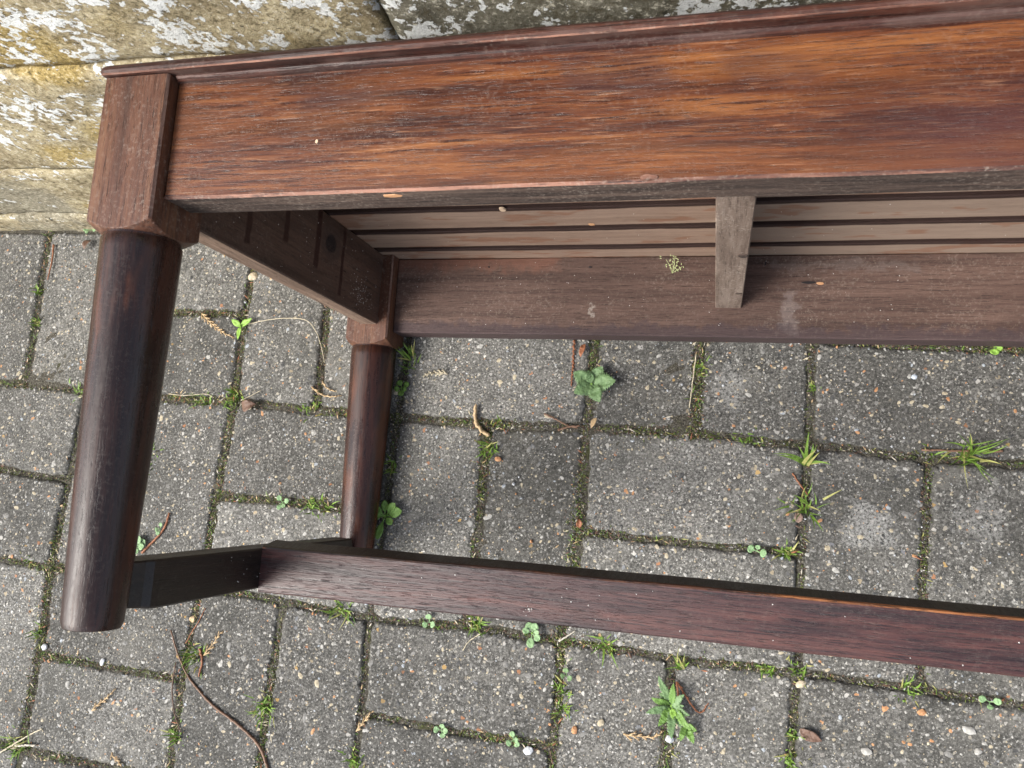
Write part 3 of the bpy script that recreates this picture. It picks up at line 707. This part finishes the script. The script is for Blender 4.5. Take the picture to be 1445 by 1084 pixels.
def twig(pts_px, label, r0, r1, mat=M_TWIG, zs=None, name='twig', cat='twig', wob=.25, n=8):
    zs = zs or [.001 + r0] * len(pts_px); P = [G(x, y, z) for (x, y), z in zip(pts_px, zs)]; o0 = P[0].copy()
    pts = curve_pts([p - o0 for p in P], n)
    for i, p in enumerate(pts): p += Vector((nz(i * .8, 1, px0 := r0 * 900), nz(i * .8, 5, px0), 0)) * r0 * .9
    o = smooth(obj(name, tube_bm(pts, r0, r1, 7, wob, len(pts)), mat)); o.location = o0; return tag(o, label, cat)

weed('serrated_weed', 836, 543, [(62, 21, 15), (8, 26, 17), (152, 22, 16), (215, 21, 14), (300, 22, 14), (250, 14, 9), (110, 14, 9)], M_LD, 'hairy serrated rosette weed in mid paving between the rear apron and stretcher', kind='serrate', z=.002, centre=1.2)
weed('seedling', 344, 462, [(152, 15, 7), (35, 17, 7), (272, 17, 6)], M_LB, 'bright three-leaved seedling beside the side apron, at the end of a long pale stalk', 'seedling', z=.004, centre=1.6, lift=.12)
twig([(349, 458), (375, 452), (405, 449), (432, 452), (447, 470), (454, 492), (458, 512)], 'long thin pale stalk arching over the paving from the three-leaved seedling', .00045, .0004, M_STRAW, [.004, .007, .009, .009, .007, .004, .001], 'dry_stalk', 'stalk', .1)
weed('rosette_weed', 545, 728, [(95, 17, 8), (50, 20, 9), (20, 22, 11), (170, 18, 9), (200, 20, 9), (262, 26, 8), (140, 14, 7), (325, 14, 8)], M_LF, 'smooth leaved rosette weed growing at the right side of the rear leg near its foot', kind='spoon', centre=1.2)
weed('seedling', 752, 893, [(120, 11, 8), (70, 11, 8), (270, 14, 8), (165, 10, 6), (330, 10, 7), (20, 8, 5)], M_LP, 'pale green many-leaved seedling just below the lower edge of the long stretcher', 'seedling', kind='round', centre=1)
weed('toothed_weed', 948, 995, [(118, 30, 7), (140, 16, 6), (165, 20, 6, M_LF), (200, 25, 7), (225, 14, 5), (240, 22, 7, M_LF), (275, 28, 8), (300, 20, 6), (320, 26, 7, M_LF), (345, 18, 6), (15, 12, 5), (50, 18, 6), (88, 22, 6, M_LF), (290, 13, 6, M_LB)], M_LD, 'large clump of toothed green weed growing among twigs at the bottom, right of centre', kind='serrate', centre=1.4)
weed('toothed_weed', 968, 1022, [(300, 17, 7), (255, 15, 6), (345, 11, 6)], M_LF, 'low toothed weed spilling below the large clump at the bottom edge', kind='serrate')
weed('clover', 196, 772, [(40, 14, 10), (75, 14, 10), (110, 12, 9), (150, 13, 9), (200, 12, 9), (10, 12, 8), (300, 8, 7), (250, 8, 7)], M_LP, 'clump of small blue-green round leaves right of the near leg above the side stretcher', 'clover', kind='round')
weed('seedling', 1068, 778, [(160, 9, 8), (350, 9, 8), (80, 6, 5)], M_LP, 'little two-leaved green seedling in the mossy joint above the long stretcher', 'seedling', kind='round')
weed('seedling', 400, 709, [(130, 9, 6), (20, 9, 6), (250, 9, 5), (310, 7, 5)], M_LP, 'small pale seedling in the joint left of the rear leg', 'seedling', kind='round')
weed('seedling', 568, 548, [(120, 9, 7), (30, 10, 7), (200, 8, 7), (280, 10, 7), (340, 8, 6)], M_LF, 'small round leaved weed beside the top of the rear leg', 'seedling', kind='round')
weed('seedling', 1402, 489, [(270, 9, 8, M_LB), (330, 7, 6, M_LB), (170, 9, 4)], M_LF, 'bright round leaf poking out below the far right of the rear apron', 'seedling', kind='round')
weed('seedling', 130, 326, [(10, 11, 8), (170, 10, 7), (60, 9, 6), (120, 7, 5), (220, 7, 5)], M_LP, 'small green weed at the foot of the stone wall beside the near post', 'seedling', kind='round')
weed('seedling', 607, 877, [(100, 8, 7), (220, 8, 6), (340, 8, 7)], M_LP, 'tiny pale weed below the left half of the long stretcher', 'seedling', kind='round')
weed('seedling', 1395, 990, [(160, 9, 6), (20, 9, 6), (270, 6, 5)], M_LP, 'little green seedling in the dark mossy joint at the lower right edge', 'seedling', kind='round')
weed('seedling', 800, 952, [(100, 7, 6), (200, 6, 5), (330, 7, 6)], M_LD, 'tiny round weed in the joint straight below the pale many-leaved seedling', 'seedling', kind='round')
weed('seedling', 725, 1043, [(100, 8, 6), (220, 8, 6), (330, 8, 6), (20, 6, 5)], M_LP, 'small pale weed beside the white pebble at the bottom edge', 'seedling', kind='round')
weed('seedling', 624, 1030, [(80, 7, 6), (170, 8, 7), (300, 7, 6), (10, 8, 6)], M_LP, 'cluster of round pale leaves in the bottom joint, left of the white pebble', 'seedling', kind='round')
weed('seedling', 228, 746, [(80, 7, 5), (260, 8, 5), (200, 6, 5)], M_LP, 'tiny pale leaves in the joint right beside the near leg', 'seedling', kind='round')
# grass
tuft(1367, 642, 34, 28, 1.15, 'large bright grass tuft at the right edge above the pale spotted pavers', rad=.005, z=-.001)
tuft(1138, 655, 11, 34, .9, 'few long grass blades rising from the joint above the small tuft, right of centre', bias=80, w=.0028, rad=.0012)
tuft(1135, 715, 30, 20, 1.1, 'yellow-green grass tuft in the joint right of centre above the stretcher', rad=.005)
tuft(579, 505, 16, 24, .8, 'upright grass tuft at the corner of rear post and rear apron', bias=95, rad=.003)
tuft(582, 518, 14, 14, 1.1, 'short curled grass just below the upright tuft by the rear post')
tuft(858, 912, 22, 17, 1.1, 'bright grass tuft below the long stretcher, right of the many-leaved seedling')
tuft(277, 925, 60, 15, .9, 'thick moss green grass tuft between two dead sprigs under the side stretcher', rad=.007)
tuft(55, 410, 30, 11, 1.0, 'upper of two small grass tufts in the joint left of the near leg')
tuft(51, 454, 26, 9, 1.0, 'lower of two small grass tufts in the joint left of the near leg')
tuft(448, 712, 40, 13, 1.0, 'mossy grass tuft immediately left of the rear leg above the side stretcher', rad=.006)
tuft(482, 858, 34, 16, 1.1, 'yellowish grass tuft under the left end of the long stretcher', rad=.006)
tuft(330, 560, 44, 13, 1.0, 'grass tuft in the joint by the curled brown leaf', rad=.006)
tuft(285, 566, 26, 11, 1.0, 'flat grass tuft in the joint right of the near leg', rad=.007)
tuft(440, 575, 26, 10, 1.0, 'low grass tuft under the curled tan sprig', rad=.007)
tuft(370, 998, 50, 14, 1.0, 'dense dark green grass tuft in the joint at the lower left', rad=.006)
tuft(250, 1040, 30, 13, .9, 'narrow grass tuft beside the bent black twig at the bottom', rad=.005)
tuft(25, 1050, 34, 17, 1.1, 'grass tuft tangled with straw in the bottom left corner', rad=.007)
tuft(40, 788, 22, 11, 1.0, 'little grass tuft in a dark hollow left of the near leg foot')
tuft(53, 893, 24, 12, 1.1, 'small yellow-green tuft left of the near leg foot', rad=.004)
tuft(112, 553, 30, 9, 1.0, 'low green tuft in the joint hard against the left of the near leg', rad=.006)
tuft(689, 632, 26, 12, 1.0, 'small tuft at the lower end of the curved twig', rad=.004)
tuft(700, 592, 10, 8, 1.0, 'tiny tuft right of the top of the curved twig')
tuft(988, 520, 22, 9, 1.0, 'tiny tuft in the upright joint below the rear apron, left of the brace', rad=.003)
tuft(1147, 545, 20, 7, 1.0, 'tiny tuft in the upright joint below the rear apron, right of the brace', rad=.003)
tuft(1112, 780, 26, 11, 1.0, 'small dark tuft right of the two-leaved seedling', rad=.004)
tuft(963, 945, 12, 22, .9, 'thin upright grass among red twigs above the toothed weed', bias=85)
tuft(795, 975, 26, 11, 1.0, 'upper tuft in the joint between the two bottom centre pavers', rad=.004)
tuft(797, 1002, 26, 11, 1.0, 'lower tuft in the joint between the two bottom centre pavers', rad=.004)
tuft(672, 882, 26, 14, 1.0, 'grass tuft under the stretcher, left of the many-leaved seedling', rad=.005)
tuft(1128, 945, 22, 12, 1.0, 'small tuft below the stretcher, right of the toothed weed', rad=.004)
tuft(1080, 942, 22, 10, 1.0, 'small tuft below the stretcher, nearest above right of the toothed weed', rad=.004)
tuft(1285, 975, 28, 12, 1.0, 'grass tuft by red bark bits under the right end of the stretcher', rad=.005)
tuft(1122, 1040, 18, 10, 1.0, 'upper of two tiny tufts at the bottom right beside the grey leaf', rad=.003)
tuft(1115, 1070, 22, 11, 1.0, 'lower of two tiny tufts at the bottom right beside the grey leaf', rad=.004)
tuft(500, 1072, 30, 14, 1.0, 'grass tuft at the bottom edge below the orange sprig', rad=.005)
tuft(213, 640, 30, 10, 1.0, 'grass in the upright joint touching the right of the near leg', rad=.006)
tuft(208, 660, 30, 9, 1.0, 'lower grass in the upright joint touching the right of the near leg', rad=.006)
tuft(555, 658, 24, 11, 1.0, 'thin grass in the joint right of the rear leg, half way down', rad=.004)
tuft(1318, 640, 12, 10, 1.0, 'sparse short grass left of the large bright tuft', rad=.006)
tuft(1060, 620, 26, 8, 1.0, 'flat green moss strip in the long joint right of centre', rad=.007)
# sprigs
sprig([(285, 442), (300, 458), (316, 470), (332, 477)], 'tan scaly sprig lying left of the three-leaved seedling', M_TAN, .008)
sprig([(440, 546), (452, 556), (468, 560), (482, 558)], 'tan conifer sprig lying beside the rear leg, longest of two', M_TAN, .004)
sprig([(455, 538), (462, 548), (474, 553)], 'short pale sprig lying across the one beside the rear leg', M_TAN, .003)
sprig([(632, 528), (620, 526), (608, 527), (596, 531)], 'light straw coloured sprig below the rear apron near the rear leg', M_STRAW, .008)
sprig([(811, 480), (809, 505), (808, 525), (806, 545)], 'red-brown scaly sprig hanging below the rear apron beside the serrated weed', M_RED, .0035, step=.0016)
sprig([(288, 925), (298, 912), (308, 898), (315, 890)], 'orange sprig beside the thick grass tuft under the side stretcher', M_TAN, .009)
sprig([(130, 1003), (140, 993), (152, 984), (163, 972)], 'dead feathery sprig on the lower left paver', M_TAN, .007)
sprig([(503, 1032), (512, 1020), (520, 1010), (528, 1002)], 'pale orange sprig at the bottom between two mossy joints', M_TAN, .007)
sprig([(880, 1036), (900, 1039), (922, 1040), (938, 1031)], 'peach coloured sprig pointing left of the toothed weed', M_TAN, .007)
sprig([(158, 1062), (163, 1072), (172, 1082)], 'small tan sprig cut off by the bottom edge at left', M_TAN, .007)
sprig([(955, 962), (985, 1005), (1000, 992)], 'red dead twiglet across the toothed weed', M_RED, .003)
# twigs
twig([(241, 890), (252, 925), (268, 958), (300, 995), (335, 1022), (365, 1052), (380, 1090)], 'long thin curved brown twig lying across the bottom left pavers', .0008, .0017)
twig([(248, 935), (243, 970), (246, 1005), (256, 1035)], 'bent blackish twig in the joint left of the long curved one', .0007, .0005, M_BRN)
twig([(672, 570), (670, 588), (676, 604), (690, 616)], 'short thick curved tan twig standing across the central joint', .0017, .0021, M_TAN, [.004, .003, .003, .002])
twig([(768, 584), (785, 592), (800, 600), (815, 604)], 'straight thin twig lying on the central joint', .0010, .0007)
twig([(788, 607), (800, 603), (818, 601)], 'stubby twig just below the straight thin twig', .0013, .0009)
twig([(239, 724), (232, 745), (218, 762), (200, 780)], 'reddish twig beside the clump of blue-green leaves', .0011, .0014, M_RED)
twig([(76, 345), (73, 370), (67, 395)], 'red-brown twig in the upper left joint above the two small tufts', .0012, .0006, M_RED)
twig([(653, 918), (662, 905), (680, 893)], 'thin straw bent below the stretcher, left of the many-leaved seedling', .0005, .0005, M_STRAW, name='straw', cat='straw')
twig([(788, 905), (800, 898), (812, 890)], 'short white straw right of the many-leaved seedling', .0009, .0006, M_CREAM, name='straw', cat='straw')
twig([(0, 1062), (20, 1050), (42, 1037), (60, 1028)], 'long straw crossing the bottom left tuft', .0009, .0007, M_STRAW, name='straw', cat='straw')
twig([(22, 1052), (36, 1052), (50, 1052)], 'white straw end lying flat in the bottom left corner', .0013, .0012, M_CREAM, name='straw', cat='straw')
twig([(982, 500), (978, 535), (973, 575)], 'thin dry stem lying along the joint below the rear apron', .0007, .0005, M_STRAW, name='dry_stalk', cat='stalk')
twig([(1118, 668), (1130, 685), (1140, 698)], 'thin reddish dry blade crossing the tuft right of centre', .0008, .0006, M_RED, name='dry_stalk', cat='stalk')
twig([(238, 556), (262, 558), (290, 556), (300, 560)], 'thin pale dry stem in the joint right of the near leg', .0004, .0004, M_STRAW, name='dry_stalk', cat='stalk')
twig([(340, 565), (355, 558), (368, 551)], 'short dry stem sticking out over the curled brown leaf', .0004, .0004, M_STRAW, name='dry_stalk', cat='stalk')
twig([(262, 908), (272, 890), (280, 878), (290, 858)], 'dark red dead stem reaching up from the thick grass tuft', .0007, .0004, M_RED, name='dry_stalk', cat='stalk')
twig([(282, 915), (285, 935), (280, 955)], 'red-brown dead stem along the right of the thick grass tuft', .0013, .0009, M_RED, name='dry_stalk', cat='stalk')
twig([(1300, 635), (1395, 637), (1415, 636)], 'flat brown bark strip by the large bright tuft', .0010, .0012, M_TWIG, name='bark_strip', cat='bark')
twig([(955, 965), (957, 985), (950, 1010)], 'upright brown stalk in the middle of the toothed weed', .0010, .0008, M_RED)
def dead_leaf(px, py, L, Wd, rot, label, mat=M_BRN, curl=.6, z=.002, name='dead_leaf'):
    g = G(px, py); o = smooth(obj(name, leaf_bm(L * .001, Wd * .001, 'oval', curl, .5, px), mat)); o.location = (g.x, g.y, z); o.rotation_euler = (.2, 0, math.radians(rot)); return tag(o, label, 'dead leaf')
dead_leaf(343, 574, 21, 13, 12, 'curled dark brown dead leaf lying in the joint near the side apron')
dead_leaf(1126, 738, 11, 8, 100, 'crumpled pinkish brown leaf under the yellow-green tuft', leafm('dead_pink', (.20, .13, .10), (.34, .24, .19)), .3)
dead_leaf(1128, 1028, 20, 10, -20, 'flat grey-brown leaf on the bottom right paver', M_BRN, .1)
dead_leaf(818, 745, 9, 6, 100, 'small dark red leaf at the joint corner in the middle', M_RED)
dead_leaf(842, 590, 12, 5, 250, 'small orange leaf under the serrated weed', M_TAN, .3)
dead_leaf(826, 486, 15, 6, 260, 'rust coloured leaf scrap below the rear apron, right of the red sprig', M_RED, .3)
dead_leaf(130, 340, 14, 10, 250, 'dark reddish leaf behind the near post at the wall foot', M_BRN, .4)
dead_leaf(272, 878, 9, 6, 70, 'orange curled leaf above the thick grass tuft', M_TAN, .5)
# pale seed head on the rear apron
sp_root = G(950, 352)
def bpt(u, v, w): return bench.matrix_world @ Vector((u, -v, w))
bm = bmesh.new(); o0 = bpt(.284, -.056, .0325)
for k in range(5):
    a = random.uniform(.2, 2.6); e = Vector((math.cos(a) * .010, math.sin(a) * .014, .004 + .002 * k)); join_bm(bm, tube_bm([Vector((0, 0, 0)), e * .5 + Vector((.001, 0, .001)), e], .00025, .0002, 4))
    for q in range(7):
        c = e * random.uniform(.35, 1.05) + Vector((gs(0, .0022), gs(0, .0022), gs(0, .001))); s = bmesh.new(); bmesh.ops.create_icosphere(s, subdivisions=1, radius=.0007)
        join_bm(bm, s, Matrix.Translation(c) @ Matrix.Rotation(random.uniform(0, 3), 4, 'Z') @ Matrix.Diagonal((1.7, .7, .7, 1)))
o = obj('seed_head', bm, leafm('seed_pale', (.42, .50, .22), (.62, .66, .36))); o.location = o0
tag(o, 'tiny pale green seed head caught on the rear apron left of the cross brace', 'seed head')
# pebbles
def pebble(px, py, r, mat, label, el=1.3, rot=0, z=None):
    bm = bmesh.new(); bmesh.ops.create_icosphere(bm, subdivisions=2, radius=1)
    for v in bm.verts:
        v.co *= 1 + .28 * nz(v.co.x * 1.2 + px, v.co.y * 1.2, v.co.z * 1.2)
        v.co = Vector((v.co.x * r * el, v.co.y * r, v.co.z * r * .55)) * .001
    g = G(px, py); o = obj('pebble', bm, mat); o.location = (g.x, g.y, (r * .0003 if z is None else z)); o.rotation_euler = (0, 0, math.radians(rot)); return tag(o, label, 'pebble')
P_W, P_B, P_O = pmat('white_pebble', (.42, .44, .46), (.66, .68, .70)), pmat('blue_pebble', (.38, .44, .50), (.58, .64, .70)), pmat('orange_pebble', (.38, .17, .08), (.55, .30, .15))
P_T, P_K = pmat('tan_pebble', (.42, .35, .24), (.62, .54, .40)), pmat('slate_pebble', (.10, .11, .12), (.20, .21, .23))
for q in ((746, 1059, 4.0, P_W, 'round white pebble in the mossy joint at the bottom edge', 1.25, 20), (64, 913, 3.6, P_W, 'angular bluish white chip left of the near leg foot', 1.1, 40),
          (145, 934, 2.8, P_W, 'narrow white chip in the mossy joint below the near leg', 1.5, 70), (945, 1043, 3.6, P_W, 'white pebble below the left of the toothed weed', 1.15, 0),
          (703, 648, 2.7, P_O, 'round orange stone right of the small tuft at the curved twig'), (811, 1030, 2.8, A_MATS[4], 'upright orange stone between the bottom tufts and the toothed weed', 1.4, 80),
          (848, 1020, 3.0, A_MATS[2], 'flat cream stone in the bottom paver left of the toothed weed', 1.3, 60), (560, 553, 3.8, P_T, 'pale round stone by the rear leg top', 1.1, 0), (358, 391, 5, P_T, 'cream flint chip half under the side apron edge', 1.3, 10),
          (1300, 1005, 2.8, A_MATS[4], 'orange chip on the lower right paver', 1.4, 20), (1367, 1030, 3.4, A_MATS[0], 'broad white flint on the lower right paver', 1.6, -15), (1222, 1060, 3.3, A_MATS[0], 'white flint on the bottom right paver, left one', 1.4, -10),
          (1380, 1060, 2.8, A_MATS[0], 'white flint on the bottom right paver, right one', 1.2, 40), (1290, 532, 2.6, P_B, 'pale blue pebble under the rear apron at right', 1, 0), (1130, 1025 - 60, 3.2, P_T, 'cream pebble by the joint right of the toothed weed', 1.5, 30)):
    pebble(*q)

# ---- uncountable: moss, blades, crumbs along the joints
def joint_amount(x, y):
    """how much grows in the joints here, from 0 to 1"""
    return max(.22, min(1, .52 + 1.25 * nz(x * 10, y * 10, 7.7)))
def joint_samples(n, sx, pw=1.6):
    out = []; wts = []
    segs = [(Wp(*a), Wp(*b)) for a, b in JOINTS if -3.4 < a[0] < 4 and -3 < a[1] < 1.01]
    while len(out) < n:
        a, b = random.choice(segs); s = random.random(); x, y = a[0] + (b[0] - a[0]) * s, a[1] + (b[1] - a[1]) * s
        if not (-.85 < x < .8 and -.6 < y < .205): continue
        am = joint_amount(x, y)
        if random.random() > am ** pw: continue
        out.append((x + gs(0, sx * (.5 + am)), y + gs(0, sx * (.5 + am))))
    return out
def scatter(name, n, sx, size, mats, shape, zlo, zhi, label=None, cat=None, pw=1.6):
    V, F, I = [], [], []
    for (x, y) in joint_samples(n, sx, pw):
        s = size * random.uniform(.4, 1.5); b = len(V); a = random.uniform(0, 6.28); z = random.uniform(zlo, zhi); mi = random.choice(range(len(mats)))
        if shape == 'blade':
            l = s * random.uniform(.6, 1.4); le = random.uniform(.2, 1.3); dx, dy = math.cos(a), math.sin(a); w = .00045 * random.uniform(.7, 1.3)
            p1 = (x + dx * l * .5 * math.sin(le), y + dy * l * .5 * math.sin(le), z + l * .55 * math.cos(le)); p2 = (x + dx * l * math.sin(le) * 1.1, y + dy * l * math.sin(le) * 1.1, z + l * .85 * math.cos(le))
            V += [(x - dy * w, y + dx * w, z), (x + dy * w, y - dx * w, z), (p1[0] + dy * w * .8, p1[1] - dx * w * .8, p1[2]), (p1[0] - dy * w * .8, p1[1] + dx * w * .8, p1[2]), p2]
            F += [(b, b + 1, b + 2, b + 3), (b + 3, b + 2, b + 4)]; I += [mi, mi]
        else:
            h = s * random.uniform(.3, .7) if shape == 'crumb' else s * .25; el = random.uniform(1, 1.8) if shape == 'crumb' else random.uniform(1.5, 4)
            for k in range(4):
                t = a + k * 1.57; r = s * (el if k % 2 == 0 else .6) * random.uniform(.7, 1.2); V.append((x + r * math.cos(t), y + r * math.sin(t), z))
            V += [(x, y, z + h), (x, y, z - h)]
            for k in range(4): F += [(b + k, b + (k + 1) % 4, b + 4), (b + (k + 1) % 4, b + k, b + 5)]; I += [mi, mi]
    me = bpy.data.meshes.new(name); me.from_pydata(V, [], F); me.polygons.foreach_set('material_index', I)
    o = obj(name, me, list(mats)); return tag(o, label, cat, kind='stuff')
scatter('joint_grit', 34000, .0026, .00075, A_MATS[:4] + [M_BRN, A_MATS[3]], 'crumb', -.0040, .0001, 'grey and cream sand grit lying in and beside the paving joints', 'grit', .5)
scatter('joint_moss', 66000, .0030, .00080, [M_MOSS, M_MOSSD, M_MOSS, M_BRN, M_MOSS], 'crumb', -.0045, .0006, 'dark green and brown moss filling the joints between the pavers', 'moss', 1.0)
scatter('joint_grass', 6500, .0030, .0050, [M_GR, M_MOSS, M_GY, M_LF], 'blade', -.005, -.001, 'fine short green blades sprouting along the paving joints', 'grass')
scatter('joint_litter', 5600, .0048, .0009, [M_BRN, M_TAN, M_BRN, M_RED, M_STRAW, M_TWIG, M_CREAM, M_BRN], 'flake', -.003, .0008, 'brown and cream crumbs of plant litter strewn along the joints', 'litter')
# loose grit on the paving
V, F, I = [], [], []
for _ in range(2600):
    x, y = random.uniform(-.8, .8), random.uniform(-.6, .2); s = random.uniform(.0004, .0013) * (1 if random.random() < .93 else 1.8); b = len(V); a = random.uniform(0, 6)
    for k in range(5): V.append((x + s * math.cos(a + k * 1.256) * random.uniform(.6, 1.2), y + s * math.sin(a + k * 1.256) * random.uniform(.6, 1.2), .0002))
    V.append((x, y, .0004 + s * .7)); mi = random.choice((0, 0, 1, 2, 3, 4, 1))
    for k in range(5): F.append((b + k, b + (k + 1) % 5, b + 5)); I.append(mi)
me = bpy.data.meshes.new('loose_grit'); me.from_pydata(V, [], F); me.polygons.foreach_set('material_index', I)
tag(obj('loose_grit', me, [P_T, P_W, P_O, P_K, P_T]), 'scattered tiny cream, white and orange grit lying on the pavers', 'grit', kind='stuff')
